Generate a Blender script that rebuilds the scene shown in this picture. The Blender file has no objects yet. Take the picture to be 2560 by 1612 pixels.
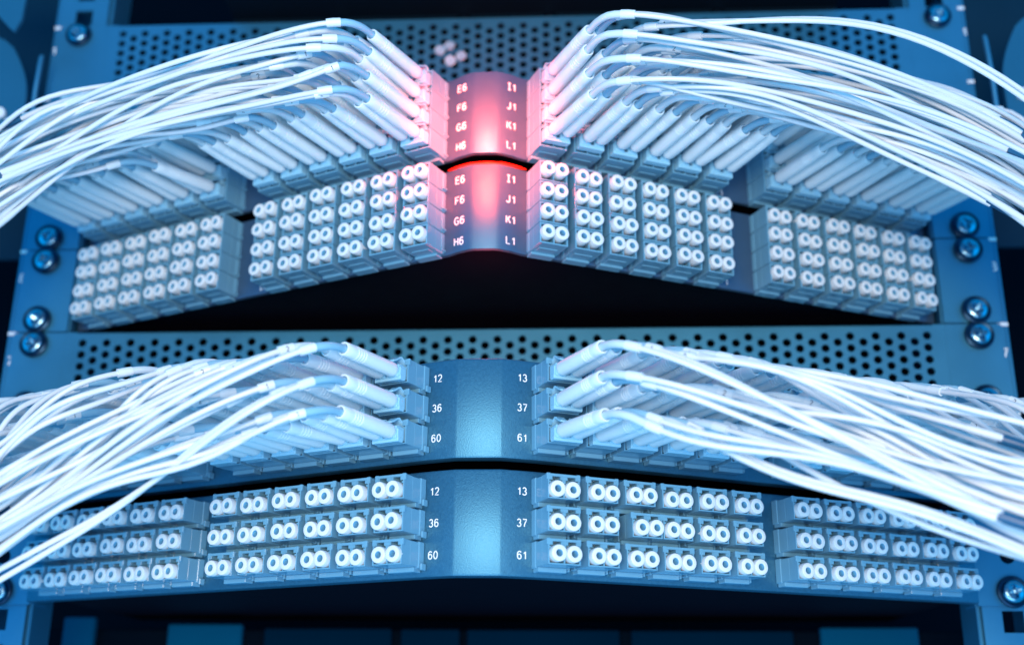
import bpy, bmesh, math, random
from mathutils import Vector, Matrix
random.seed(7)
sc = bpy.context.scene
COL = sc.collection
MM = 0.001
U = 44.45

# ------------------------------------------------------------------ camera
cam_d = bpy.data.cameras.new('camera')
cam_d.sensor_width = 36.0
cam_d.lens = 2910.8 / 2560 * 36.0
cam_d.clip_start = 0.01
cam_d.clip_end = 50
cam = bpy.data.objects.new('camera', cam_d)
COL.objects.link(cam)
CAM = Vector((34.262, -433.368, -49.709))
cr = Vector((0.99882813, 0.0480117, 0.00610233))
cu = Vector((0.00978304, -0.32377299, 0.94608421))
cf = Vector((-0.04739888, 0.94491583, 0.32386327))
cam.matrix_world = Matrix(((cr.x, cu.x, -cf.x, CAM.x*MM), (cr.y, cu.y, -cf.y, CAM.y*MM),
                           (cr.z, cu.z, -cf.z, CAM.z*MM), (0, 0, 0, 1)))
cam_d.dof.use_dof = True
cam_d.dof.focus_distance = 0.450
cam_d.dof.aperture_fstop = 5.6
sc.camera = cam
sc.render.engine = 'CYCLES'

# ------------------------------------------------------------------ world, lamps, view
world = bpy.data.worlds.new('World')
sc.world = world
world.use_nodes = True
bg = world.node_tree.nodes['Background']
bg.inputs[0].default_value = (0.0, 0.46, 0.98, 1)
bg.inputs[1].default_value = 0.88
sc.view_settings.view_transform = 'Standard'
sc.view_settings.look = 'None'
sc.view_settings.exposure = 0
sc.view_settings.gamma = 1

def area(name, loc, target, sx, sy, power, col):
    l = bpy.data.lights.new(name, 'AREA')
    l.shape = 'RECTANGLE'; l.size = sx; l.size_y = sy
    l.energy = power; l.color = col
    o = bpy.data.objects.new(name, l); COL.objects.link(o)
    o.location = loc
    d = Vector(target) - Vector(loc)
    o.rotation_euler = d.to_track_quat('-Z', 'Y').to_euler()
    return o
area('key_lamp', (0.03, -0.92, -0.02), (0, 0.03, 0.13), 0.50, 0.30, 9.8, (1.0, 0.79, 0.62))
area('low_fill', (0.0, -0.55, -0.42), (0, 0.0, 0.16), 0.8, 0.3, 2.9, (0.55, 0.80, 1.0))  # added fill from below, brightens the boots
area('left_fill', (-0.75, -0.45, 0.10), (-0.05, 0.05, 0.06), 0.4, 0.6, 0.9, (0.0, 0.46, 1.0))  # added blue fills left and right, they tint the shaded sides
area('right_fill', (0.80, -0.45, 0.10), (0.05, 0.05, 0.06), 0.4, 0.6, 0.9, (0.0, 0.46, 1.0))
def point(name, loc, r, power, col):
    l = bpy.data.lights.new(name, 'POINT'); l.energy = power; l.color = col; l.shadow_soft_size = r
    o = bpy.data.objects.new(name, l); COL.objects.link(o); o.location = loc
    return o
sl_ = bpy.data.lights.new('flare_spot', 'SPOT'); sl_.energy = 2.7; sl_.color = (1.0, 0.05, 0.02)  # added spot, imitates a red lens flare on the centre plates
sl_.spot_size = math.radians(92); sl_.spot_blend = 1.0; sl_.shadow_soft_size = 0.004
so_ = bpy.data.objects.new('flare_spot', sl_); COL.objects.link(so_); so_.location = (0, -0.040, 0.188)
so_.rotation_euler = (math.radians(90), 0, 0)
point('flare_fill', (0.000, -0.008, 0.184), 0.006, 0.020, (1.0, 0.06, 0.02))  # added red points that spread the same flare glow
point('flare_top_fill', (0.004, 0.060, 0.258), 0.010, 0.11, (1.0, 0.06, 0.03))
point('flare_under_fill', (0.000, 0.030, 0.118), 0.008, 0.022, (1.0, 0.04, 0.03))

# ------------------------------------------------------------------ materials
def mat(name, col, rough=0.4, metal=0.0, var=0.06, vscale=60, bump=0.0, bscale=400, spec=0.5, coat=0.0, stretch=None, rvar=0.08):
    m = bpy.data.materials.new(name); m.use_nodes = True
    nt = m.node_tree; b = nt.nodes['Principled BSDF']
    b.inputs['Roughness'].default_value = rough
    b.inputs['Metallic'].default_value = metal
    b.inputs['Specular IOR Level'].default_value = spec
    b.inputs['Coat Weight'].default_value = coat
    b.inputs['Coat Roughness'].default_value = 0.08
    tc = nt.nodes.new('ShaderNodeTexCoord')
    mp = nt.nodes.new('ShaderNodeMapping')
    nt.links.new(tc.outputs['Object'], mp.inputs[0])
    if stretch: mp.inputs['Scale'].default_value = stretch
    n = nt.nodes.new('ShaderNodeTexNoise'); n.inputs['Scale'].default_value = vscale; n.inputs['Detail'].default_value = 4
    nt.links.new(mp.outputs[0], n.inputs['Vector'])
    mx = nt.nodes.new('ShaderNodeMix'); mx.data_type = 'RGBA'
    mx.inputs[6].default_value = tuple(c*(1-var) for c in col) + (1,)
    mx.inputs[7].default_value = tuple(min(1, c*(1+var)) for c in col) + (1,)
    nt.links.new(n.outputs['Fac'], mx.inputs[0])
    nt.links.new(mx.outputs[2], b.inputs['Base Color'])
    mr = nt.nodes.new('ShaderNodeMapRange')
    mr.inputs[3].default_value = max(0.02, rough-rvar); mr.inputs[4].default_value = min(1, rough+rvar)
    nt.links.new(n.outputs['Fac'], mr.inputs[0]); nt.links.new(mr.outputs[0], b.inputs['Roughness'])
    if bump:
        n2 = nt.nodes.new('ShaderNodeTexNoise'); n2.inputs['Scale'].default_value = bscale; n2.inputs['Detail'].default_value = 3
        nt.links.new(mp.outputs[0], n2.inputs['Vector'])
        bp = nt.nodes.new('ShaderNodeBump'); bp.inputs['Strength'].default_value = bump; bp.inputs['Distance'].default_value = 0.0004
        nt.links.new(n2.outputs['Fac'], bp.inputs['Height']); nt.links.new(bp.outputs[0], b.inputs['Normal'])
    return m
M = dict(
    adapter=mat('adapter_plastic', (0.13, 0.34, 0.50), 0.17, var=0.05, vscale=120, spec=0.6, rvar=0.05),
    cap=mat('cap_plastic', (0.68, 0.76, 0.81), 0.35, var=0.03, vscale=200),
    bore=mat('cap_bore_shade', (0.16, 0.50, 0.74), 0.4, var=0.04, spec=0.2),
    boot=mat('boot_rubber', (0.74, 0.86, 0.92), 0.40, var=0.04, vscale=150),
    plug=mat('plug_plastic', (0.28, 0.58, 0.76), 0.28, var=0.04),
    cable=mat('cable_jacket', (0.66, 0.73, 0.79), 0.36, var=0.04, vscale=40),
    tube=mat('strain_tube', (0.26, 0.52, 0.69), 0.35, var=0.05),
    tube_pale=mat('strain_tube_pale', (0.62, 0.76, 0.84), 0.35, var=0.04),
    sleeve=mat('number_sleeve_plastic', (0.72, 0.82, 0.88), 0.30, var=0.03),
    shrink=mat('heat_shrink', (0.01, 0.09, 0.20), 0.38, var=0.1),
    coat=mat('powder_coat', (0.040, 0.175, 0.29), 0.44, var=0.22, vscale=900, bump=0.22, bscale=1900, metal=0.72),
    coat_pale=mat('satin_coat', (0.075, 0.16, 0.27), 0.50, var=0.06, vscale=300, bump=0.12, bscale=2500, metal=0.7, spec=0.35),
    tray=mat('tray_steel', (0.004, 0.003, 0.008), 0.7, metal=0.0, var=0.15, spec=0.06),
    steel=mat('zinc_steel', (0.035, 0.22, 0.39), 0.42, metal=0.55, var=0.10, vscale=45, bump=0.05, bscale=900),
    chrome=mat('screw_chrome', (0.20, 0.40, 0.55), 0.20, metal=1.0, var=0.05),
    washer=mat('screw_washer', (0.005, 0.03, 0.07), 0.30, metal=0.8, var=0.1),
    dark=mat('dark_chassis', (0.0, 0.007, 0.016), 0.8, var=0.2, vscale=20, spec=0.1),
    midblue=mat('blue_chassis', (0.001, 0.025, 0.055), 0.6, metal=0.1, var=0.3, vscale=20, spec=0.2),
    panelblue=mat('pale_chassis', (0.02, 0.14, 0.25), 0.4, metal=0.4, var=0.08, vscale=20),
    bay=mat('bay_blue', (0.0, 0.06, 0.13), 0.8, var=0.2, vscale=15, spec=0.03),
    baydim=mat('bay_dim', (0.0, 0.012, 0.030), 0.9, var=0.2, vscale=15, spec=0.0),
    ink=mat('white_print', (0.85, 0.88, 0.92), 0.5, var=0.02),
    blackink=mat('dark_print', (0.01, 0.03, 0.07), 0.5, var=0.02),
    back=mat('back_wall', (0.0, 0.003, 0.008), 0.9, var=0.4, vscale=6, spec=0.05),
)

# ------------------------------------------------------------------ helpers
def mesh_from(bm, name, m, smooth=False, mats=None):
    me = bpy.data.meshes.new(name)
    bmesh.ops.recalc_face_normals(bm, faces=bm.faces)
    bm.to_mesh(me); bm.free()
    for k in (mats or [m]): me.materials.append(k)
    if smooth:
        for p in me.polygons: p.use_smooth = True
    return me
def obj(name, me, parent=None, loc=(0, 0, 0), rz=0.0):
    o = bpy.data.objects.new(name, me); COL.objects.link(o)
    if parent: o.parent = parent
    o.location = Vector(loc)*MM; o.rotation_euler = (0, 0, rz)
    return o
def thing(name, label, cat, loc=(0, 0, 0), rz=0.0, group=None):
    o = obj(name, None, None, loc, rz)
    tag(o, label, cat, group)
    o.empty_display_size = 0.005
    return o
def tag(o, label, cat, group=None):
    o['label'] = label; o['category'] = cat
    if group: o['group'] = group
def box(bm, x0, x1, y0, y1, z0, z1, bev=0.0, seg=1):
    vs = [bm.verts.new(Vector((x, y, z))*MM) for x in (x0, x1) for y in (y0, y1) for z in (z0, z1)]
    f = [(0, 1, 3, 2), (4, 6, 7, 5), (0, 4, 5, 1), (2, 3, 7, 6), (0, 2, 6, 4), (1, 5, 7, 3)]
    fs = [bm.faces.new([vs[i] for i in q]) for q in f]
    if bev:
        es = set(e for q in fs for e in q.edges)
        bmesh.ops.bevel(bm, geom=list(es), offset=bev*MM, segments=seg, affect='EDGES', profile=0.6)
def lathe(bm, prof, n=20, axis='-y', c=(0, 0, 0), cap_ends=True):
    """prof: (distance along axis, radius)"""
    rings = []
    for d, r in prof:
        ring = []
        for k in range(n):
            a = 2*math.pi*k/n
            if axis == '-y': p = Vector((c[0]+r*math.cos(a), c[1]-d, c[2]+r*math.sin(a)))
            else: p = Vector((c[0]+r*math.cos(a), c[1]+r*math.sin(a), c[2]+d))
            ring.append(bm.verts.new(p*MM))
        rings.append(ring)
    for a, b in zip(rings, rings[1:]):
        for k in range(n): bm.faces.new((a[k], a[(k+1) % n], b[(k+1) % n], b[k]))
    if cap_ends:
        bm.faces.new(rings[0]); bm.faces.new(rings[-1])
def sweep(bm, pts, rad, n=10, caps=True, square=False):
    """tube along pts (mm); rad number or list"""
    P = [Vector(p) for p in pts]
    N = len(P)
    R = rad if isinstance(rad, (list, tuple)) else [rad]*N
    t = (P[1]-P[0]).normalized()
    up = Vector((0, 0, 1))
    if abs(t.z) > .95: up = Vector((1, 0, 0))
    nrm = (up - t*up.dot(t)).normalized()
    rings = []
    for i in range(N):
        t = (P[min(i+1, N-1)]-P[max(i-1, 0)]).normalized()
        nrm = (nrm - t*nrm.dot(t)).normalized()
        bi = t.cross(nrm)
        ring = []
        for k in range(n):
            a = 2*math.pi*(k+(.5 if square else 0))/n
            ring.append(bm.verts.new((P[i]+(nrm*math.cos(a)+bi*math.sin(a))*R[i])*MM))
        rings.append(ring)
    for a, b in zip(rings, rings[1:]):
        for k in range(n): bm.faces.new((a[k], a[(k+1) % n], b[(k+1) % n], b[k]))
    if caps:
        bm.faces.new(rings[0]); bm.faces.new(rings[-1])
def autosmooth(me, ang=35):
    """mark edges sharper than ang, shade the rest smooth"""
    bm = bmesh.new(); bm.from_mesh(me)
    for f in bm.faces: f.smooth = True
    for e in bm.edges:
        if len(e.link_faces) == 2 and e.calc_face_angle(0) > math.radians(ang): e.smooth = False
    bm.to_mesh(me); bm.free()
    return me
def arc(cx, cy, rx, ry, a0, a1, n=12):
    return [(cx+rx*math.cos(math.radians(a0+(a1-a0)*k/n)), cy+ry*math.sin(math.radians(a0+(a1-a0)*k/n))) for k in range(n+1)]
GLY = {   # strokes in a box 0.56 wide and 1 tall
 '0': [arc(.28, .5, .27, .5, 90, 450, 24)],
 '1': [[(.08, .74), (.22, .80), (.33, 1.0), (.33, 0)]],
 '2': [arc(.28, .72, .26, .28, 165, -20, 12)+[(.40, .42), (.02, 0), (.55, 0)]],
 '3': [arc(.27, .75, .23, .25, 160, -90, 12)+arc(.27, .26, .27, .26, 90, -160, 14)],
 '4': [[(.44, 0), (.44, 1), (.0, .28), (.58, .28)]],
 '5': [[(.5, 1), (.1, 1), (.05, .52)]+arc(.27, .32, .27, .32, 130, -160, 14)],
 '6': [arc(.30, .62, .28, .38, 40, 180, 10)+[(.02, .35)]+arc(.28, .31, .26, .31, 180, 540, 18)],
 '7': [[(.0, 1), (.55, 1), (.38, .62), (.24, .3), (.2, 0)]],
 '8': [arc(.28, .75, .22, .25, -90, 270, 18), arc(.28, .26, .27, .26, 90, 450, 18)],
 '9': [arc(.26, .38, .28, .38, -140, 0, 10)+[(.54, .65)]+arc(.28, .69, .26, .31, 0, 360, 18)],
 'A': [[(0, 0), (.3, 1), (.6, 0)], [(.11, .36), (.49, .36)]],
 'D': [[(0, 0), (0, 1), (.25, 1)]+arc(.22, .5, .34, .5, 90, -90, 12)+[(0, 0)]],
 'E': [[(.55, 1), (.02, 1), (.02, 0), (.57, 0)], [(.02, .53), (.5, .53)]],
 'F': [[(.55, 1), (.04, 1), (.04, 0)], [(.04, .52), (.47, .52)]],
 'G': [arc(.34, .5, .34, .5, 45, 300, 18)+[(.64, .14), (.64, .46), (.38, .46)]],
 'H': [[(0, 0), (0, 1)], [(.56, 0), (.56, 1)], [(0, .53), (.56, .53)]],
 'I': [[(.06, 0), (.46, 0)], [(.06, 1), (.46, 1)], [(.26, 0), (.26, 1)]],
 'J': [[(.46, 1), (.46, .3)]+arc(.24, .26, .22, .26, 0, -170, 10)],
 'K': [[(0, 0), (0, 1)], [(.55, 1), (.03, .42)], [(.22, .6), (.58, 0)]],
 'L': [[(.02, 1), (.02, 0), (.52, 0)]],
 'M': [[(0, 0), (0, 1), (.33, .2), (.66, 1), (.66, 0)]],
 'N': [[(0, 0), (0, 1), (.56, 0), (.56, 1)]],
 'O': [arc(.34, .5, .34, .5, 0, 360, 24)],
 'P': [[(0, 0), (0, 1), (.32, 1)]+arc(.3, .73, .26, .27, 90, -90, 10)+[(0, .46)]],
}
WID = {'M': .66, 'O': .68, 'G': .66, 'I': .5, '1': .46}
def text_mesh(s, size, name='lettering', m='ink', bold=0.0):
    """flattened round strokes, standing up and facing -y; size is the cap height in mm"""
    gap = .27
    W = sum(WID.get(c, .56) for c in s)+gap*(len(s)-1)
    bm = bmesh.new(); x = -W/2
    rr = size*(.075+bold)
    for c in s:
        for st in GLY[c]:
            sweep(bm, [((x+px)*size, 0, (py-.5)*size) for px, py in st], rr, 8)
        x += WID.get(c, .56)+gap
    for v in bm.verts: v.co.y *= .16
    return autosmooth(mesh_from(bm, name, M[m]), 60)
TXT = {}
def text(s, size, parent, loc, rz=0, bold=0.12, name='lettering', m='ink', rx=0, ry=0):
    k = (s, size, m, bold)
    if k not in TXT: TXT[k] = text_mesh(s, size, name, m, bold)
    o = obj(name, TXT[k], parent, loc, rz)
    if rx or ry: o.rotation_euler = (rx, ry, rz)
    return o

# ------------------------------------------------------------------ panel layouts (mm)
L1 = dict(w=30.278, c=9.703, a=0.45112, p=16.2526, g=16.102, r=9.478, mid=1.5, off=0.03, rows=4, ew=15.22, ec=19.74, capz=0.35)
L2 = dict(w=33.625, c=-7.805, a=0.45824, p=16.1508, g=12.365, r=11.939, mid=1.0, off=-1.59, rows=3, ew=20.53, ec=4.72, capz=-1.2)
def ad_loc(L, s, row, i, lat=0.0):
    """adapter seat on the wing: centre of adapter at the wing surface"""
    a = L['a']
    ii = i*L['p'] + (L['g'] if i > 5 else 0) + lat
    x = s*(L['w']+ii*math.cos(a)) - s*math.sin(a)*17
    y = L['c']+ii*math.sin(a) + math.cos(a)*17
    z = U/2+L['off']+(L['mid']-row)*L['r']
    return Vector((x, y, z)), s*a

# ------------------------------------------------------------------ adapter meshes
def adapter_mesh(kind, lowest=False, sgn=1):
    bm = bmesh.new()
    if kind == 1:
        hw, hh, ln = 6.45, 4.62, 14.5
        box(bm, -hw, hw, -8.0, 0.2, -hh, hh, 0.25)
        for a_, b_, c_, d_ in ((-hw, -hw+.75, -hh, hh), (hw-.75, hw, -hh, hh), (-hw+.75, hw-.75, -hh, -hh+.7), (-hw+.75, hw-.75, hh-.9, hh), (-.3, .3, -hh+.7, -1.6), (-.5, .5, 2.6, hh-.9)):
            box(bm, a_, b_, -ln, -7.9, c_, d_, 0.12)
        for x in (-hw+.75, hw-.75-.9): box(bm, x, x+.9, -ln+.3, -8, 2.0, 2.7, 0.08)
        # collar with a chamfered step
        box(bm, -hw-.3, hw+.3, -3.6, 0.1, -hh+.25, hh-.25, 0.3)
        box(bm, hw+.1, hw+1.0, -4.4, 0, -3.9, -2.8, 0.25)
        box(bm, -.35, .35, -9.2, -8.6, -hh-.06, -hh+.2)
        if lowest:
            box(bm, -6.0, 5.0, -4.6, 0, -hh-1.35, -hh-.1, 0.2)
            box(bm, -4.5, 4.0, -9.5, -3, -hh-.35, -hh+.1, 0.12)
    else:
        hw, hh, ln = 6.5, 4.6, 14.5
        box(bm, -hw, hw, -9.0, 0.2, -hh, hh, 0.25)
        bars = [(-hw, -hw+.55, -hh, hh), (hw-.55, hw, -hh, hh), (-hw+.55, hw-.55, -hh, -hh+.5), (-hw+.55, hw-.55, hh-1.0, hh),
                (-hw+.55, -4.7, 2.3, hh-1.0), (-1.5, 1.5, 2.3, hh-1.0), (4.7, hw-.55, 2.3, hh-1.0),
                (-hw+.55, -5.3, 1.2, 1.9), (-.75, .75, 1.0, 2.3), (5.3, hw-.55, 1.2, 1.9), (-.3, .3, -hh+.5, 1.0)]
        for a_, b_, c_, d_ in bars: box(bm, a_, b_, -ln, -8.9, c_, d_, 0.1)
        box(bm, -hw-.45, -hw+1.2, -ln+.02, -ln+1.4, 2.4, hh+.25, 0.25)
        box(bm, hw-1.2, hw+.45, -ln+.02, -ln+1.4, 2.4, hh+.25, 0.25)
        box(bm, -hw-.3, hw+.3, -3.6, 0.1, -hh-.3, hh+.3, 0.3)
        box(bm, -hw+.4, hw-1.0, -4.9, -.1, -hh-1.75, -hh+.1, 0.25)
        box(bm, -.6, .6, -10.5, -10.0, -hh-.05, -hh+.2)
        box(bm, hw+.3, hw+1.3, -3.0, 0, -hh-1, -hh+1.5, 0.25)
    return autosmooth(mesh_from(bm, 'adapter', M['adapter']), 30)
AD = {1: adapter_mesh(1), 10: adapter_mesh(1, True), 2: adapter_mesh(2)}

# ------------------------------------------------------------------ panels
def profile(L, kind):
    """front polyline from left end to right end"""
    half = []
    if kind == 1: half = [(0, 13.2), (4.4, 13.25), (6.6, 13.9), (L['ew']-4, L['ec']-3.2)]
    else: half = [(0, -0.1), (8.2, 0.0), (9.2, 0.25), (15, 2.4)]
    half.append((L['ew'], L['ec']))
    xe = 214.0
    half.append((xe, L['ec']+(xe-L['ew'])*math.tan(L['a'])))
    left = [(-x, y) for x, y in half[1:]][::-1]
    return left+half
def bent_sheet(prof, z0, z1, th, m, lip=0.8, ret=4.0):
    """bent sheet metal, front at the profile, rounded lips top and bottom"""
    bm = bmesh.new()
    sec = [(0, z0+lip), (lip*.3, z0+lip*.3), (lip, z0), (th+ret, z0), (th+ret, z0+th), (th, z0+th+.5), (th, z1-th-.5), (th+ret, z1-th), (th+ret, z1), (lip, z1), (lip*.3, z1-lip*.3), (0, z1-lip)]
    cols = []
    # subdivide long spans a little so that the noise bump stays even
    for x, y in prof:
        cols.append([bm.verts.new(Vector((x, y+d, z))*MM) for d, z in sec])
    k = len(sec)
    for a, b in zip(cols, cols[1:]):
        for i in range(k): bm.faces.new((a[i], b[i], b[(i+1) % k], a[(i+1) % k]))
    bm.faces.new(cols[0]); bm.faces.new(cols[-1])
    return autosmooth(mesh_from(bm, 'faceplate', m), 28)
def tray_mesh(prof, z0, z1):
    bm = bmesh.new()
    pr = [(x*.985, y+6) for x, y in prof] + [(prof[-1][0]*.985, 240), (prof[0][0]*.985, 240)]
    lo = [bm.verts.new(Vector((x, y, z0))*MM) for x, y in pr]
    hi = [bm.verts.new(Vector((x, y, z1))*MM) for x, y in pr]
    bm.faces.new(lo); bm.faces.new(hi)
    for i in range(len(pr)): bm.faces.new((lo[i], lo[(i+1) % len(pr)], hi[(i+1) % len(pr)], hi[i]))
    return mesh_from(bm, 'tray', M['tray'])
def ear_mesh(s, z0, z1, holes, m, x0=216.4, x1=243.0, y=108.6, th=2.0, ret=16):
    """flange with round screw holes: strip of cells, each open hole a 16-gon"""
    bm = bmesh.new()
    ys = (y, y+th)
    hs = sorted(holes)
    # plain boxes between hole cells
    edges = [z0]
    for h in hs: edges += [h-5, h+5]
    edges.append(z1)
    def q(pts):
        bm.faces.new([bm.verts.new(Vector(p)*MM) for p in pts])
    X0, X1 = x0, x1
    for j in range(0, len(edges)-1, 2):
        a, b = edges[j], edges[j+1]
        if b-a > .05:
            for yy in ys: q([(s*X0, yy, a), (s*X1, yy, a), (s*X1, yy, b), (s*X0, yy, b)])
    for h in hs:
        cx, n, r = 231.8, 16, 3.4
        rect = []
        for k in range(n):
            t = 2*math.pi*(k+.5)/n
            dx, dz = math.cos(t), math.sin(t)
            sx = (X1-cx) if dx > 0 else (cx-X0)
            k_ = min(sx/abs(dx) if abs(dx) > 1e-6 else 1e9, 5/abs(dz) if abs(dz) > 1e-6 else 1e9)
            rect.append((cx+dx*k_, h+dz*k_))
        circ = [(cx+r*math.cos(2*math.pi*(k+.5)/n), h+r*math.sin(2*math.pi*(k+.5)/n)) for k in range(n)]
        for yy in ys:
            for k in range(n):
                k2 = (k+1) % n
                pts = [rect[k]]
                # keep the cell's corners
                if abs(abs(rect[k][1]-h)-5) > 1e-4 and abs(abs(rect[k2][1]-h)-5) < 1e-4 or abs(abs(rect[k][1]-h)-5) < 1e-4 and abs(abs(rect[k2][1]-h)-5) > 1e-4:
                    pts.append((X1 if rect[k][0] > cx and rect[k2][0] > cx else X0, h+5 if rect[k][1] > h else h-5))
                pts += [rect[k2], circ[k2], circ[k]]
                q([(s*px, yy, pz) for px, pz in pts])
        for k in range(n):
            k2 = (k+1) % n
            q([(s*circ[k][0], ys[0], circ[k][1]), (s*circ[k2][0], ys[0], circ[k2][1]), (s*circ[k2][0], ys[1], circ[k2][1]), (s*circ[k][0], ys[1], circ[k][1])])
    for xx in (X0, X1): q([(s*xx, ys[0], z0), (s*xx, ys[1], z0), (s*xx, ys[1], z1), (s*xx, ys[0], z1)])
    for zz in (z0, z1): q([(s*X0, ys[0], zz), (s*X1, ys[0], zz), (s*X1, ys[1], zz), (s*X0, ys[1], zz)])
    bmesh.ops.remove_doubles(bm, verts=bm.verts, dist=1e-7)
    # return leg behind the flange's inner edge
    box(bm, s*x0-.9, s*x0+.9, y+th+.05, y+th+ret, z0+.3, z1-.3)
    return mesh_from(bm, 'mounting_flange', m)

ORD = ['first', 'second', 'third', 'fourth', 'fifth', 'sixth', 'seventh', 'eighth', 'ninth', 'tenth', 'eleventh', 'twelfth']
PAN = {
 'A': dict(L=L1, k=1, u=4, z0=2.3, z1=42.2, coat='coat_pale', l=['E6', 'F6', 'G6', 'H6'], r=['I1', 'J1', 'K1', 'L1'], rg=[None, None, None, 'P1'], lg=[None]*4,
           label='pale lettered angled connector panel, topmost, full of white fibre cords'),
 'B': dict(L=L1, k=1, u=3, z0=2.5, z1=41.8, coat='coat_pale', l=['E6', 'F6', 'G6', 'H6'], r=['I1', 'J1', 'K1', 'L1'], rg=['M1', 'N1', 'O1', 'P1'], lg=['A6', None, None, 'D6'],
           label='pale lettered angled connector panel with four rows of capped ports and no cords'),
 'C': dict(L=L2, k=2, u=1, z0=.2, z1=39.9, coat='coat', l=['12', '36', '60'], r=['13', '37', '61'], rg=['19', '43', '67'], lg=[None]*3,
           label='blue numbered angled connector panel crowded with white fibre cords, above the capped one'),
 'D': dict(L=L2, k=2, u=0, z0=.6, z1=40.6, coat='coat', l=['12', '36', '60'], r=['13', '37', '61'], rg=['19', '43', '67'], lg=[None]*3,
           label='lowest blue numbered angled connector panel with three rows of capped ports'),
}
HOLES = {'A': (6.35, 38.1), 'B': (6.35, 38.1), 'C': (6.35, 38.1), 'D': (6.35, 22.2, 38.1)}
for key, pd in PAN.items():
    L, k = pd['L'], pd['k']
    root = thing('connector_panel', pd['label'], 'patch panel', (0, 0, pd['u']*U), 0, 'angled connector panels in the rack')
    prof = profile(L, k)
    obj('faceplate', bent_sheet(prof, pd['z0'], pd['z1'], 1.5, M[pd['coat']], 1.1 if k == 2 else .8, 4.0 if k == 2 else .6), root)
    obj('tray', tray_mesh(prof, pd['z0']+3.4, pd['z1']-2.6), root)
    for s in (-1, 1):
        obj('mounting_flange', ear_mesh(s, .35, U-.35, HOLES[key], M['steel']), root)
        for row in range(L['rows']):
            for i in range(12):
                loc, rz = ad_loc(L, s, row, i)
                if key == 'D' and s == 1 and row == 1 and i == 2:     # the one adapter that sits askew
                    loc = loc + Vector((2.4, 1.2, 0))
                me = AD[2] if k == 2 else (AD[10] if row == 3 else AD[1])
                obj('adapter', me, root, loc, rz)
            z = U/2+L['off']+(L['mid']-row)*L['r']
            w = (pd['l'] if s < 0 else pd['r'])[row]
            if k == 1:
                xt, yt, sz = 10.9, 0, 3.15
            else:
                xt, yt, sz = 16.6, 0, 2.75
            pr = prof[len(prof)//2:]
            def yat(x):
                for (xa, ya), (xb, yb) in zip(pr, pr[1:]):
                    if xa <= x <= xb: return ya+(yb-ya)*(x-xa)/(xb-xa), math.atan2(yb-ya, xb-xa)
            y, ang = yat(xt)
            text(w, sz, root, (s*xt, y-.07, z+(-0.8 if k == 1 else 0.0)), s*ang, 0.018 if k == 1 else 0.0)
            g = (pd['rg'] if s > 0 else pd['lg'])[row]
            if g:
                lat = 5*L['p']+(10.6 if k == 1 else 10.6)
                a = L['a']; X = L['w']+lat*math.cos(a)-math.sin(a)*17
                Y = L['ec']+(X-L['ew'])*math.tan(a)
                text(g, sz*.85, root, (s*X, Y-.15, z+(-2.2 if k == 1 else -.5)), s*a, 0.02)

# added emissive strip imitating a red lens flare between the two lettered panels
gm = bpy.data.materials.new('flare_glow'); gm.use_nodes = True
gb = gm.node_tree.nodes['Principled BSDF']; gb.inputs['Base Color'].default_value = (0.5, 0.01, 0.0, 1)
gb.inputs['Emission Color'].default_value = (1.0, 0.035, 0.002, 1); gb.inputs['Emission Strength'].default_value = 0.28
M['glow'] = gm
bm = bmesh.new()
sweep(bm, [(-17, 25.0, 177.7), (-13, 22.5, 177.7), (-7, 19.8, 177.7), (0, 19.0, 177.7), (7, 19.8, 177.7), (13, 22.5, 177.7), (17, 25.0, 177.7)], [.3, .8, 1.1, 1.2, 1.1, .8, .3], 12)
o = obj('flare_strip', autosmooth(mesh_from(bm, 'flare_strip', gm), 40))
tag(o, 'added thin strip standing in for red lens flare in the gap between the two lettered panels', 'light strip')

# ------------------------------------------------------------------ dust caps (twin)
def cap_mesh(sep=6.2, r=3.12):
    bm = bmesh.new()
    for cx in (-sep/2, sep/2):
        lathe(bm, [(6, 1.6), (8.6, 2.3), (9.0, r-.35), (9.3, r-.1), (16.3, r), (16.85, r-.18), (17.0, r-.5), (17.0, 1.5), (16.8, 1.32), (9.6, 1.15)], 28, c=(cx, 0, 0))
    box(bm, -1.2, 1.2, -13.5, -9.2, -1.2, 1.2, .2)
    me = autosmooth(mesh_from(bm, 'dust_cap', M['cap'], mats=[M['cap'], M['bore']]), 40)
    for p in me.polygons:                       # the bore of each cap has its blue shade painted into the colour
        c = p.center/MM
        if c.y < -9.5 and min(math.hypot(c.x-q, c.z) for q in (-sep/2, sep/2)) < 1.36: p.material_index = 1
    return me
CAPM = cap_mesh()
first = {}
for key in 'BD':
    pd = PAN[key]; L = pd['L']
    for s in (-1, 1):
        for row in range(L['rows']):
            for i in range(12):
                loc, rz = ad_loc(L, s, row, i)
                loc = loc + Vector((0, 0, pd['u']*U+L['capz']))
                if key == 'D' and s == 1 and row == 1 and i == 2: loc = loc + Vector((2.4, 1.2, 0))
                loc += Vector((random.uniform(-.15, .15), 0, random.uniform(-.12, .12)))
                n_ = Vector((math.sin(rz), -math.cos(rz), 0))
                loc += n_*random.uniform(-.7, .25)
                w = (pd['l'] if s < 0 else pd['r'])[row]
                o = obj('dust_cap', CAPM, None, loc, rz)
                o.rotation_euler = (random.uniform(-.02, .02), random.uniform(-.025, .025), rz+random.uniform(-.02, .02))
                if key == 'B': lb = f'{ORD[i]} white twin dust cap outward from {w} on the capped lettered panel'
                else: lb = f'{ORD[i]} white twin dust cap outward from number {w} on the lowest panel'
                tag(o, lb, 'dust cap', 'white twin dust caps on the bare panels')

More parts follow.
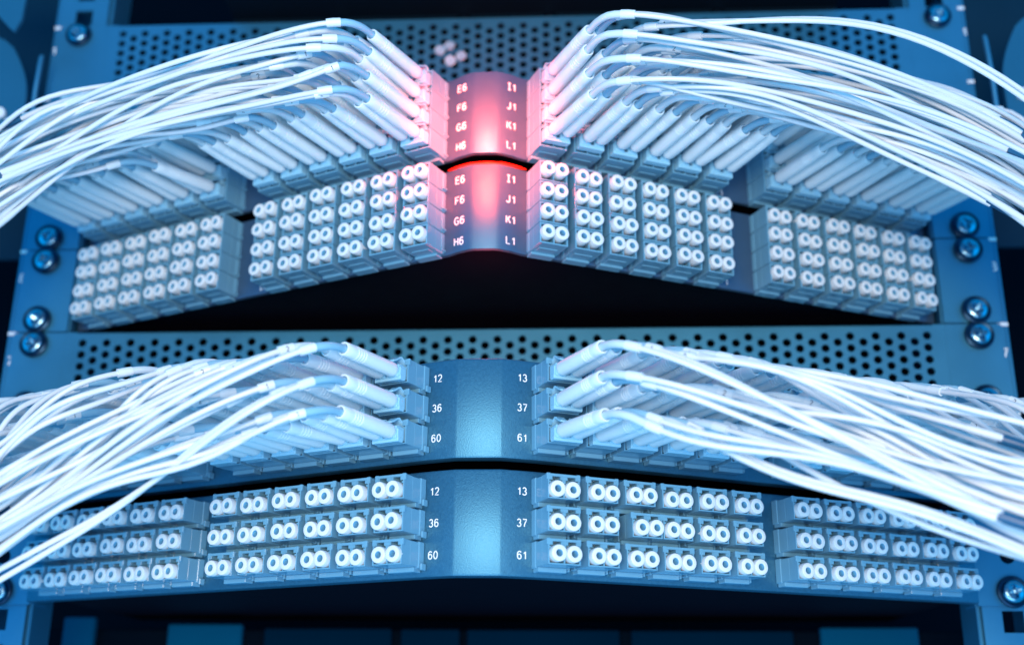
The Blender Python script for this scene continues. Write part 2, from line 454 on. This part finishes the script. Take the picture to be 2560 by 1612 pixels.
# ------------------------------------------------------------------ patch cords
def plug_mesh(k):
    bm = bmesh.new()
    for cx in (-3.1, 3.1):
        box(bm, cx-2.35, cx+2.35, -19.6, -9.6, -2.6, 2.4, .3)
        box(bm, cx-1.5, cx+1.5, -20.6, -19.4, -1.9, 1.9, .25)
        box(bm, cx-1.1, cx+1.1, -16.5, -11, 2.3, 3.3, .25)
    # duplex clip under the two plugs, window in its side
    box(bm, -6.0, 6.0, -18.9, -15.4, -3.6, -1.6, .3)
    box(bm, -5.9, -5.2, -18.9, -15.2, -2.2, 1.4, .2)
    box(bm, 5.2, 5.9, -18.9, -15.2, -2.2, 1.4, .2)
    # arched latch on top
    for cx in (-3.1, 3.1):
        pts = [(-12.5, 2.6), (-14.5, 4.2), (-16.2, 5.3), (-17.6, 5.0), (-19.8, 3.6), (-21.6, 2.9)]
        vs = []
        for y, z in pts:
            vs.append([bm.verts.new(Vector((cx+x, y, z+dz))*MM) for x, dz in ((-1.6, 0), (1.6, 0), (1.6, .7), (-1.6, .7))])
        for a, b in zip(vs, vs[1:]):
            for j in range(4): bm.faces.new((a[j], a[(j+1) % 4], b[(j+1) % 4], b[j]))
        bm.faces.new(vs[0]); bm.faces.new(vs[-1])
    return autosmooth(mesh_from(bm, 'connector', M['plug']), 30)
def boot_mesh(l0, l1):
    bm = bmesh.new()
    prof = [(l0, 1.7), (l0+.1, 2.4), (l0+1.0, 2.82), (l0+2.2, 2.95), (l0+(l1-l0)*.45, 2.88)]
    g0 = l0+(l1-l0)*.66
    for q in range(4):
        g = g0+q*1.55
        prof += [(g, 2.78), (g+.12, 2.60), (g+.34, 2.60), (g+.46, 2.76)]
    prof += [(l1-3.6, 2.68), (l1-.35, 2.58), (l1, 2.40), (l1, 1.9), (l1-.4, 1.72), (l1-6, 1.6)]
    lathe(bm, prof, 18, cap_ends=False)
    return autosmooth(mesh_from(bm, 'boot', M['boot']), 50)
PLUG = plug_mesh(1)
BOOT = {'A': boot_mesh(21.2, 55.5), 'C': boot_mesh(19.5, 51.5)}
def corridor(base, dr, dc, t0, t1):
    """where a bundle leaves to the side: exit point shifts with row r and column c (both 0..1)"""
    base, dr, dc, t0, t1 = map(Vector, (base, dr, dc, t0, t1))
    return lambda r, c: (base+dr*r+dc*c, t0.lerp(t1, c).normalized())
BUN = {
 ('A', -1): (corridor((-224.8, 5.5, 175.8), (0, 0, -20), (-19.0, 26.0, -30.0), (-0.874, 0.118, -0.472), (-0.371, 0.284, -0.884)), 26, .40),
 ('A', 1): (corridor((234.0, -1.7, 165.2), (0, 3, -26), (24.2, 38, -24.1), (0.787, 0.235, -0.571), (0.307, 0.322, -0.896)), 32, .25),
 ('C', -1): (corridor((-173.3, -39.9, 7.0), (6.7, -9.6, -9.5), (-36.8, 22.0, 29.2), (-0.774, -0.183, -0.606), (-0.805, 0.156, -0.573)), 30, .30),
 ('C', 1): (corridor((188.9, -59.4, 11.5), (-5.6, -10.3, -10.8), (36.8, 32.7, 18.2), (0.92, -0.18, -0.347), (0.889, 0.188, -0.418)), 32, .25),
}
GR = {'A': 'duplex fibre cords of the upper panel', 'C': 'duplex fibre cords of the numbered panel'}
def bez(p0, p1, p2, p3, t): return p0*(1-t)**3+p1*(3*t*(1-t)**2)+p2*(3*t*t*(1-t))+p3*t**3
def tube_mesh(name, pts, r, m, inv, n=10):
    bm = bmesh.new(); sweep(bm, [inv @ p for p in pts], r, n)
    return autosmooth(mesh_from(bm, name, M[m]), 50)
def sub(pts, cum, a, b, n):
    """resample the polyline between arc lengths a and b"""
    out = []
    for k in range(n):
        q = a+(b-a)*k/(n-1)
        j = 0
        while j < len(cum)-2 and cum[j+1] < q: j += 1
        f = (q-cum[j])/max(1e-6, cum[j+1]-cum[j])
        out.append(pts[j].lerp(pts[j+1], f))
    return out
def make_cord(key, s, row, i):
    pd = PAN[key]; L = pd['L']; nr = L['rows']
    loc, rz = ad_loc(L, s, row, i)
    loc += Vector((0, 0, pd['u']*U + (0.0 if key == 'A' else -.9)))
    w = (pd['l'] if s < 0 else pd['r'])[row]
    if key == 'A': lb = f'{ORD[i]} white twin fibre cord outward from {w} on the upper lettered panel'
    else: lb = f'{ORD[i]} white twin fibre cord outward from number {w} on the upper numbered panel'
    root = thing('jumper_cord', lb, 'fibre cord', loc, rz, GR[key])
    obj('connector', PLUG, root)
    nrm = Vector((math.sin(rz), -math.cos(rz), 0)); lat = Vector((math.cos(rz), math.sin(rz), 0))
    inv = (Matrix.Translation(loc) @ Matrix.Rotation(rz, 4, 'Z')).inverted()
    r, c = row/(nr-1), i/11
    cor, h, sag = BUN[(key, s)]
    e, t = cor(r, c)
    jit = Vector((random.gauss(0, 4), random.gauss(0, 6), random.gauss(0, 8.5)))
    e = e+jit
    t = (t+Vector((0, random.gauss(0, .08), random.gauss(0, .08)))).normalized()
    us = random.uniform(.80, 1.12) if i < 7 else random.uniform(.9, 1.3)
    lb_ = 55.3 if key == 'A' else 51.3
    legs = []
    hj = h*random.uniform(.6, 1.3)
    wob = [random.uniform(-1, 1)*5.0 for _ in range(3)]
    for sx in (-1, 1):
        tilt = random.gauss(0, .022); dz = random.gauss(-.014, .022)
        bo = obj('boot', BOOT[key], root, (sx*3.1, 0, 0))
        # a boot pivots where it meets the connector
        pivot = Vector((sx*3.1, -19, 0))
        mrot = Matrix.Rotation(tilt, 4, 'Z') @ Matrix.Rotation(-dz, 4, 'X')
        bo.matrix_local = Matrix.Translation(pivot*MM) @ mrot @ Matrix.Translation(Vector((0, 19, 0))*MM)
        d_ = mrot @ Vector((0, -1, 0))
        tip_l = pivot + d_*(lb_-19)
        tip = loc+lat*tip_l.x-nrm*tip_l.y*1.0+Vector((0, 0, tip_l.z))
        d = (lat*d_.x-nrm*d_.y+Vector((0, 0, d_.z))).normalized()
        st = tip-d*5
        drop = Vector((s*1.0, 0, -2.0 if key == 'A' else -3.0))
        st2 = tip+d*((15.5 if s > 0 else 13.5) if key == 'A' else 13.5)+drop
        d2 = (d+Vector((s*.42, .10, -.24 if key == 'A' else -.38))).normalized()
        p1 = st2+d2*hj*.85+Vector((s*.12*h, 0, -sag*h*.35))+Vector((0, 0, random.gauss(0, 1.2)))
        e_ = e+Vector((0, sx*.5, -sx*1.25)) if us < 1 else e+Vector((0, random.gauss(0, 4), random.gauss(0, 5)))
        wob[random.randrange(3)] += random.gauss(0, 1.2)
        Ln = (e_-p1).length
        p2 = e_-t*Ln*.42
        pts = [bez(st2, p1, p2, e_, k/38) for k in range(39)]
        own = Vector((0, random.gauss(0, 2.2), random.gauss(0, 2.8)))*(1.0 if us >= 1 else .6)
        for k, p in enumerate(pts):
            u = k/38
            env = math.sin(math.pi*u)**1.5
            pts[k] = p+own*env+Vector((0, wob[0]*math.sin(2.1*math.pi*u+wob[1])*env, wob[2]*.9*math.sin(math.pi*1.7*u+wob[0])*env))
        m1 = st+d*8; m2 = st2-d2*7
        pts = [bez(st, m1, m2, st2, k/6) for k in range(6)]+pts
        ext = t.copy()
        q = pts[-1]
        for k in range(8):
            ext = (ext+Vector((0, .04, -.10))).normalized(); q = q+ext*13; pts.append(q)
        cum = [0]
        for a, b in zip(pts, pts[1:]): cum.append(cum[-1]+(b-a).length)
        legs.append((pts, cum))
        lt = random.uniform(21, 25)+(6 if sx < 0 else 0)*(random.random() < .5)
        obj('strain_tube', tube_mesh('strain_tube', sub(pts, cum, 2, lt, 8), 1.5, 'tube' if sx > 0 else 'tube_pale', inv, 12), root)
        sp = sub(pts, cum, lt-1.2, lt+4.4, 3)
        sl = obj('number_sleeve', tube_mesh('number_sleeve', sp, [1.8, 1.85, 1.75], 'sleeve', inv, 8), root)
        if random.random() < .30:
            mid = sp[1]; tc = (CAM-mid).normalized(); tg = (sp[2]-sp[0]).normalized()
            if tg.x < 0: tg = -tg
            zz = (tc-tg*tc.dot(tg)).normalized()          # outward from the sleeve
            up = zz.cross(tg)
            mw = Matrix((( tg.x, -zz.x, up.x, (mid.x+zz.x*1.98)*MM), (tg.y, -zz.y, up.y, (mid.y+zz.y*1.98)*MM), (tg.z, -zz.z, up.z, (mid.z+zz.z*1.98)*MM), (0, 0, 0, 1)))
            tx = text('2' if sx < 0 else '1', 1.7, sl, (0, 0, 0), 0, -.01, 'printed_number', 'blackink')
            rm = Matrix.Translation(loc*MM) @ Matrix.Rotation(rz, 4, 'Z')
            tx.matrix_local = rm.inverted() @ mw
        tot = cum[44]
        end = min(us, 1.0)*tot if us < 1 else cum[-1]
        cpts = sub(pts, cum, lt+3.5, end, 40)
        rr = [1.06]*40
        if us < 1: rr = [1.06]*32+[1.15, 1.35, 1.45, 1.45, 1.45, 1.45, 1.45, 1.3]
        obj('cable', tube_mesh('cable', cpts, rr, 'cable', inv, 9), root)
    if us < 1:
        mp = [(a+b)/2 for a, b in zip(legs[0][0], legs[1][0])]
        cum = [0]
        for a, b in zip(mp, mp[1:]): cum.append(cum[-1]+(b-a).length)
        tot = cum[44]
        a = us*tot-1.5
        obj('heat_shrink', tube_mesh('heat_shrink', sub(mp, cum, a, a+13, 6), [1.9, 2.0, 2.0, 2.0, 1.95, 1.85], 'shrink', inv, 12), root)
        obj('cable', tube_mesh('cable', sub(mp, cum, a+12, cum[-1], 16), 1.65, 'cable', inv, 10), root)
for key in 'AC':
    for s in (-1, 1):
        for row in range(PAN[key]['L']['rows']):
            for i in range(12): make_cord(key, s, row, i)

# ------------------------------------------------------------------ perforated blank panels
def perf_sheet(z0, z1, x1=214.0, y=108.6, th=1.2, hx=207.4, ncol=69, vz=6.0):
    bm = bmesh.new()
    step = 2*hx/(ncol-1); n = 12; r = 2.05
    ztop = z1-5.6; rows = int((z1-z0-9)/vz)
    def q(pts):
        bm.faces.new([bm.verts.new(Vector(p)*MM) for p in pts])
    zb = ztop-rows*vz-vz/2; zt = ztop+vz/2
    for cidx in range(ncol):
        cx = -hx+cidx*step; odd = cidx % 2
        xa, xb = cx-step/2, cx+step/2
        hi = zt if not odd else zt-vz/2
        if odd: q([(xa, y, zt-vz/2), (xb, y, zt-vz/2), (xb, y, zt), (xa, y, zt)])
        for k in range(rows):
            cz = hi-vz/2-k*vz
            rect = []; circ = []
            for j in range(n):
                t = 2*math.pi*(j+.5)/n+math.pi/n*0
                dx, dz = math.cos(t), math.sin(t)
                m_ = min(step/2/abs(dx) if abs(dx) > 1e-6 else 1e9, vz/2/abs(dz) if abs(dz) > 1e-6 else 1e9)
                rect.append((cx+dx*m_, cz+dz*m_)); circ.append((cx+r*dx, cz+r*dz))
            for j in range(n):
                j2 = (j+1) % n
                pts = [rect[j]]
                a_on = abs(abs(rect[j][0]-cx)-step/2) < 1e-5; b_on = abs(abs(rect[j2][0]-cx)-step/2) < 1e-5
                if a_on != b_on:
                    sx = 1 if rect[j][0]+rect[j2][0] > 2*cx else -1; sz = 1 if rect[j][1]+rect[j2][1] > 2*cz else -1
                    pts.append((cx+sx*step/2, cz+sz*vz/2))
                pts += [rect[j2], circ[j2], circ[j]]
                q([(px, y, pz) for px, pz in pts])
                q([(circ[j][0], y, circ[j][1]), (circ[j2][0], y, circ[j2][1]), (circ[j2][0], y+th, circ[j2][1]), (circ[j][0], y+th, circ[j][1])])
        lo = hi-rows*vz
        q([(xa, y, zb), (xb, y, zb), (xb, y, lo), (xa, y, lo)])
    X0, X1 = -hx-step/2, hx+step/2
    q([(X0, y, z0), (X1, y, z0), (X1, y, zb), (X0, y, zb)])
    q([(X0, y, zt), (X1, y, zt), (X1, y, z1-.6), (X0, y, z1-.6)])
    q([(X0, y, z1-.6), (X1, y, z1-.6), (X1, y+.6, z1), (X0, y+.6, z1)])
    q([(X0, y+.6, z1), (X1, y+.6, z1), (X1, y+12, z1), (X0, y+12, z1)])
    for sg in (-1, 1):
        xe = X1 if sg > 0 else X0
        q([(xe, y, z0), (sg*(x1+2.2), y, z0), (sg*(x1+2.2), y, z1), (xe, y, z1)])
        q([(sg*(x1+2.2), y, z0), (sg*(x1+2.2), y+12, z0), (sg*(x1+2.2), y+12, z1), (sg*(x1+2.2), y, z1)])
    q([(X0, y, z0), (X1, y, z0), (X1, y+12, z0), (X0, y+12, z0)])
    bmesh.ops.remove_doubles(bm, verts=bm.verts, dist=2e-7)
    me = mesh_from(bm, 'perforated_sheet', M['steel'])
    return me
for (zu, hu, lb, hs) in ((2, 1, 'lower perforated blanking panel behind the upper row of numbered cords', (6.35, 38.1)),
                     (5, 2, 'upper perforated blanking panel behind the topmost cords', (6.35, 82.55))):
    root = thing('perforated_panel', lb, 'blanking panel', (0, 0, zu*U))
    obj('perforated_sheet', perf_sheet(.4, hu*U-.4), root)
    for s in (-1, 1):
        obj('mounting_flange', ear_mesh(s, .4, hu*U-.4, hs, M['steel'], x0=216.25), root)
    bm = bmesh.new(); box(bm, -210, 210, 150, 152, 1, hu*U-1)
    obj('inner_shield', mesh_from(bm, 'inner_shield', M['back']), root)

# ------------------------------------------------------------------ rack rails with square holes, unit marks
def rail_mesh(s, z0=-110, z1=400, xa=218.5, xb=245.5, y=110.9, th=2.0):
    bm = bmesh.new()
    def q(pts): bm.faces.new([bm.verts.new(Vector(p)*MM) for p in pts])
    hz = []
    for u in range(-3, 9):
        for o in (6.35, 22.22, 38.1):
            z = u*U+o
            if z0+6 < z < z1-6: hz.append(z)
    cx, hw = 231.8, 4.75
    edges = [z0]+[v for z in hz for v in (z-hw, z+hw)]+[z1]
    for yy in (y, y+th):
        for j in range(len(edges)-1):
            a, b = edges[j], edges[j+1]
            if j % 2 == 0: q([(s*xa, yy, a), (s*xb, yy, a), (s*xb, yy, b), (s*xa, yy, b)])
            else:
                q([(s*xa, yy, a), (s*(cx-hw), yy, a), (s*(cx-hw), yy, b), (s*xa, yy, b)])
                q([(s*(cx+hw), yy, a), (s*xb, yy, a), (s*xb, yy, b), (s*(cx+hw), yy, b)])
    for z in hz:
        c = [(cx-hw, z-hw), (cx+hw, z-hw), (cx+hw, z+hw), (cx-hw, z+hw)]
        for k in range(4):
            a, b = c[k], c[(k+1) % 4]
            q([(s*a[0], y, a[1]), (s*b[0], y, b[1]), (s*b[0], y+th, b[1]), (s*a[0], y+th, a[1])])
    bmesh.ops.remove_doubles(bm, verts=bm.verts, dist=1e-7)
    box(bm, min(s*xb, s*(xb+1.6)), max(s*xb, s*(xb+1.6)), y-.3, y+38, z0, z1, .3)
    box(bm, min(s*(xa-2.0), s*xa), max(s*(xa-2.0), s*xa), y+2.2, y+24, z0, z1, .3)
    return mesh_from(bm, 'rail_profile', M['steel'])
for s, side in ((-1, 'left'), (1, 'right')):
    root = thing('rack_rail', f'steel rack rail with square holes running down the {side} side', 'rack rail', (0, 0, 0), 0, 'vertical rack rails')
    obj('rail_profile', rail_mesh(s), root)
    bm = bmesh.new()
    for u in range(-1, 9):
        box(bm, s*244.6-2.6, s*244.6+2.6, 110.35, 110.6, u*U-.9, u*U+.9, .1)
    obj('unit_marks', mesh_from(bm, 'unit_marks', M['ink']), root)
    for u in range(-1, 8):
        text(str(u+5), 4.2, root, (s*244.2, 110.5, u*U+30), 0, .02, 'unit_number')

# ------------------------------------------------------------------ screws
def screw_meshes():
    bm = bmesh.new()
    lathe(bm, [(0, 6.9), (1.2, 7.1), (1.9, 6.9), (2.2, 6.2), (1.9, 5.2)], 32, cap_ends=False)
    w = autosmooth(mesh_from(bm, 'washer', M['washer']), 40)
    bm = bmesh.new()
    n = 32; R = 5.1
    # pan head with a cross recess: grid of rings, sink the arms
    rings = []
    rad = [R, R, R*.97, R*.88, R*.72, R*.60, R*.50, R*.40, R*.30, R*.2, R*.1]
    hgt = [0, 1.0, 1.6, 2.1, 2.4, 2.52, 2.6, 2.66, 2.7, 2.72, 2.73]
    for r_, h_ in zip(rad, hgt):
        ring = []
        for k in range(n):
            a = 2*math.pi*k/n
            x, z = r_*math.cos(a), r_*math.sin(a)
            arm = min(abs(x), abs(z)); lon = max(abs(x), abs(z))
            hh = h_
            if arm < .75 and lon < R*.55: hh = h_-2.2*(1-lon/(R*.75))-.35
            elif r_ < R*.25: hh = h_-1.8
            ring.append(bm.verts.new(Vector((x, -hh, z))*MM))
        rings.append(ring)
    for a, b in zip(rings, rings[1:]):
        for k in range(n): bm.faces.new((a[k], a[(k+1) % n], b[(k+1) % n], b[k]))
    bm.faces.new(rings[-1])
    h = autosmooth(mesh_from(bm, 'screw_head', M['chrome']), 32)
    bm = bmesh.new(); lathe(bm, [(-9, 2.4), (0.2, 2.4)], 12)
    return w, h, mesh_from(bm, 'shank', M['chrome'])
WS, HS, SK = screw_meshes()
SCR = [(6.857, 'top corner of the upper perforated panel'), (4.143, 'bottom flange of the corded lettered panel'),
       (3.857, 'top flange of the capped lettered panel'), (3.143, 'bottom flange of the capped lettered panel'),
       (2.857, 'top corner of the lower perforated panel'), (2.143, 'bottom corner of the lower perforated panel'),
       (0.143, 'bottom flange of the lowest panel')]
for s, side in ((-1, 'left'), (1, 'right')):
    for h, lb in SCR:
        root = thing('rack_screw', f'shiny cross-head screw in the {side} {lb}', 'screw', (s*231.8, 108.4, h*U), 0, 'cross-head screws in the rack rails')
        root.rotation_euler = (0, random.uniform(0, 1.5), 0)
        obj('screw_head', HS, root, (0, -1.2, 0)); obj('washer', WS, root); obj('shank', SK, root)

# ------------------------------------------------------------------ small discs added for blurred highlights at the upper perforated panel
bm = bmesh.new(); lathe(bm, [(-1.5, 1.6), (0, 1.65), (0.1, 2.9), (.7, 3.0), (1.0, 2.8), (1.05, 1.6), (.8, .8)], 24)
DISCM = autosmooth(mesh_from(bm, 'blur_disc', M['tube']), 40)
for (x, z, lb) in ((-27.4, 292.5, 'small white disc for a blurred highlight, highest in the perforated panel above E6'), (-32.5, 289.8, 'small white disc for a blurred highlight, left of the highest one above E6'),
                   (-21.0, 286.0, 'small white disc for a blurred highlight, nearest the bare centre above E6'), (-26.8, 283.4, 'lowest small white disc for a blurred highlight in the perforated panel above E6')):
    o = obj('blur_disc', DISCM, None, (x, 107.5, z)); o.rotation_euler = (random.uniform(-.3, .3), 0, random.uniform(-.3, .3))
    tag(o, lb, 'plug', 'small white discs for highlights on the perforated panel')
for (x, z, lb) in ((-233, 265.5, 'leftmost pale round disc on the left rail behind the cords'), (-229, 266.0, 'pale round disc second from the left on the left rail'),
                   (-225, 266.8, 'pale round disc third from the left on the left rail'), (-214, 268.6, 'pale round disc apart from the others, right of the left rail')):
    o = obj('blur_disc', DISCM, None, (x, 106.2, z)); o.rotation_euler = (random.uniform(-.4, .4), 0, random.uniform(-.3, .3))
    tag(o, lb, 'plug', 'pale round discs by the left rail')  # pale round discs set in front of the left rail

# ------------------------------------------------------------------ what surrounds the rack
root = thing('equipment_chassis', 'dark equipment chassis above the upper perforated panel', 'chassis', (0, 0, 313))
bm = bmesh.new(); box(bm, -150, 182, 12, 330, 6, 62, .8); obj('chassis_body', mesh_from(bm, 'chassis_body', M['dark']), root)
bm = bmesh.new(); box(bm, -148, 120, 86, 90, 3.9, 5.9, .4); obj('front_lip', mesh_from(bm, 'front_lip', M['midblue']), root)
for x in (-90, -21, 26, 118):
    bm = bmesh.new(); lathe(bm, [(0, 4.2), (.8, 4.1), (2.0, 3.3), (2.6, 1.6)], 24, c=(x, 117.5, -1.5+3.4))
    obj('rivet', autosmooth(mesh_from(bm, 'rivet', M['chrome']), 40), root)
bm = bmesh.new(); box(bm, -150, 182, 117.6, 121, -8, 5.8, .3); obj('chassis_foot_strip', mesh_from(bm, 'chassis_foot_strip', M['dark']), root)

root = thing('lower_chassis', 'blurred dark blue equipment below the lowest panel', 'chassis', (0, 0, -90))
bm = bmesh.new(); box(bm, -262, 262, 202, 420, 0, 86, .8); obj('chassis_body', mesh_from(bm, 'chassis_body', M['back']), root)
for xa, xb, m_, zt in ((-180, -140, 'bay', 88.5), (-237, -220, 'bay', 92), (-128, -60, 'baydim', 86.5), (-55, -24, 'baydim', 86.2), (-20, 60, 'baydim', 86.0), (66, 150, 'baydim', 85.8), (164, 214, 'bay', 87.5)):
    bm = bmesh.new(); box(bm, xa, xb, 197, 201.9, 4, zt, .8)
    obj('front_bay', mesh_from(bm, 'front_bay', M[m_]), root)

def plate(name, pts, y, th, m):
    bm = bmesh.new()
    f = [bm.verts.new(Vector((x, y, z))*MM) for x, z in pts]; b = [bm.verts.new(Vector((x, y+th, z))*MM) for x, z in pts]
    bm.faces.new(f); bm.faces.new(b)
    for k in range(len(pts)): bm.faces.new((f[k], f[(k+1) % len(pts)], b[(k+1) % len(pts)], b[k]))
    return autosmooth(mesh_from(bm, name, M[m]), 25)
def rounded(pts, it=2):
    for _ in range(it):
        o = []
        for k in range(len(pts)):
            a, b = pts[k], pts[(k+1) % len(pts)]
            o += [(a[0]*.75+b[0]*.25, a[1]*.75+b[1]*.25), (a[0]*.25+b[0]*.75, a[1]*.25+b[1]*.75)]
        pts = o
    return pts
for s, side in ((-1, 'left'), (1, 'right')):
    root = thing('cable_manager', f'blue metal cable manager with pale rounded plate beyond the {side} rail', 'cable manager', (0, 0, 0), 0, 'cable managers beside the rack')
    obj('back_plate', plate('back_plate', [(s*256, 196), (s*380, 196), (s*380, 400), (s*256, 400)], 165, 2, 'midblue'), root)
    k = 4 if s < 0 else 0
    pts = [(259-k*1.5, 225), (257-k*1.5, 262), (261-k*1.5, 279), (272-k, 301), (310, 306), (310, 222)]
    obj('rounded_plate', plate('rounded_plate', [(s*x, z) for x, z in rounded(pts)], 100, 2.5, 'panelblue'), root)
    pl_ = [(263, 252), (264, 255), (268, 256), (274, 256), (274, 249), (268, 249), (264, 250)]
    obj('slot_button', plate('slot_button', [(s*x-s*k*.5, z) for x, z in rounded(pl_)], 98.5, 1.5, 'ink'), root)
    bm = bmesh.new(); xr = 249.5 if s > 0 else 243.5
    sweep(bm, [(s*(xr-2.3), 90, 281), (s*(xr-2.0), 90, 279), (s*xr, 93, 262), (s*(xr+2), 98, 240), (s*(xr+3.5), 103, 205)], [.9, 1.25, 1.25, 1.25, 1.25], 12)
    obj('guard_rod', autosmooth(mesh_from(bm, 'guard_rod', M['steel']), 40), root)
root = thing('corner_bracket', 'pale pointed corner bracket at the top left', 'bracket', (0, 0, 0))
obj('bracket_plate', plate('bracket_plate', [(-243.5, 330), (-244.5, 290), (-247.5, 283), (-251, 286), (-262, 298), (-275, 312), (-275, 330)], 70, 2, 'panelblue'), root)

def structure(name, bm, m):
    o = obj(name, mesh_from(bm, name, M[m])); o['kind'] = 'structure'
    return o
bm = bmesh.new(); box(bm, -900, 900, 460, 470, -500, 900); structure('back_wall', bm, 'back')
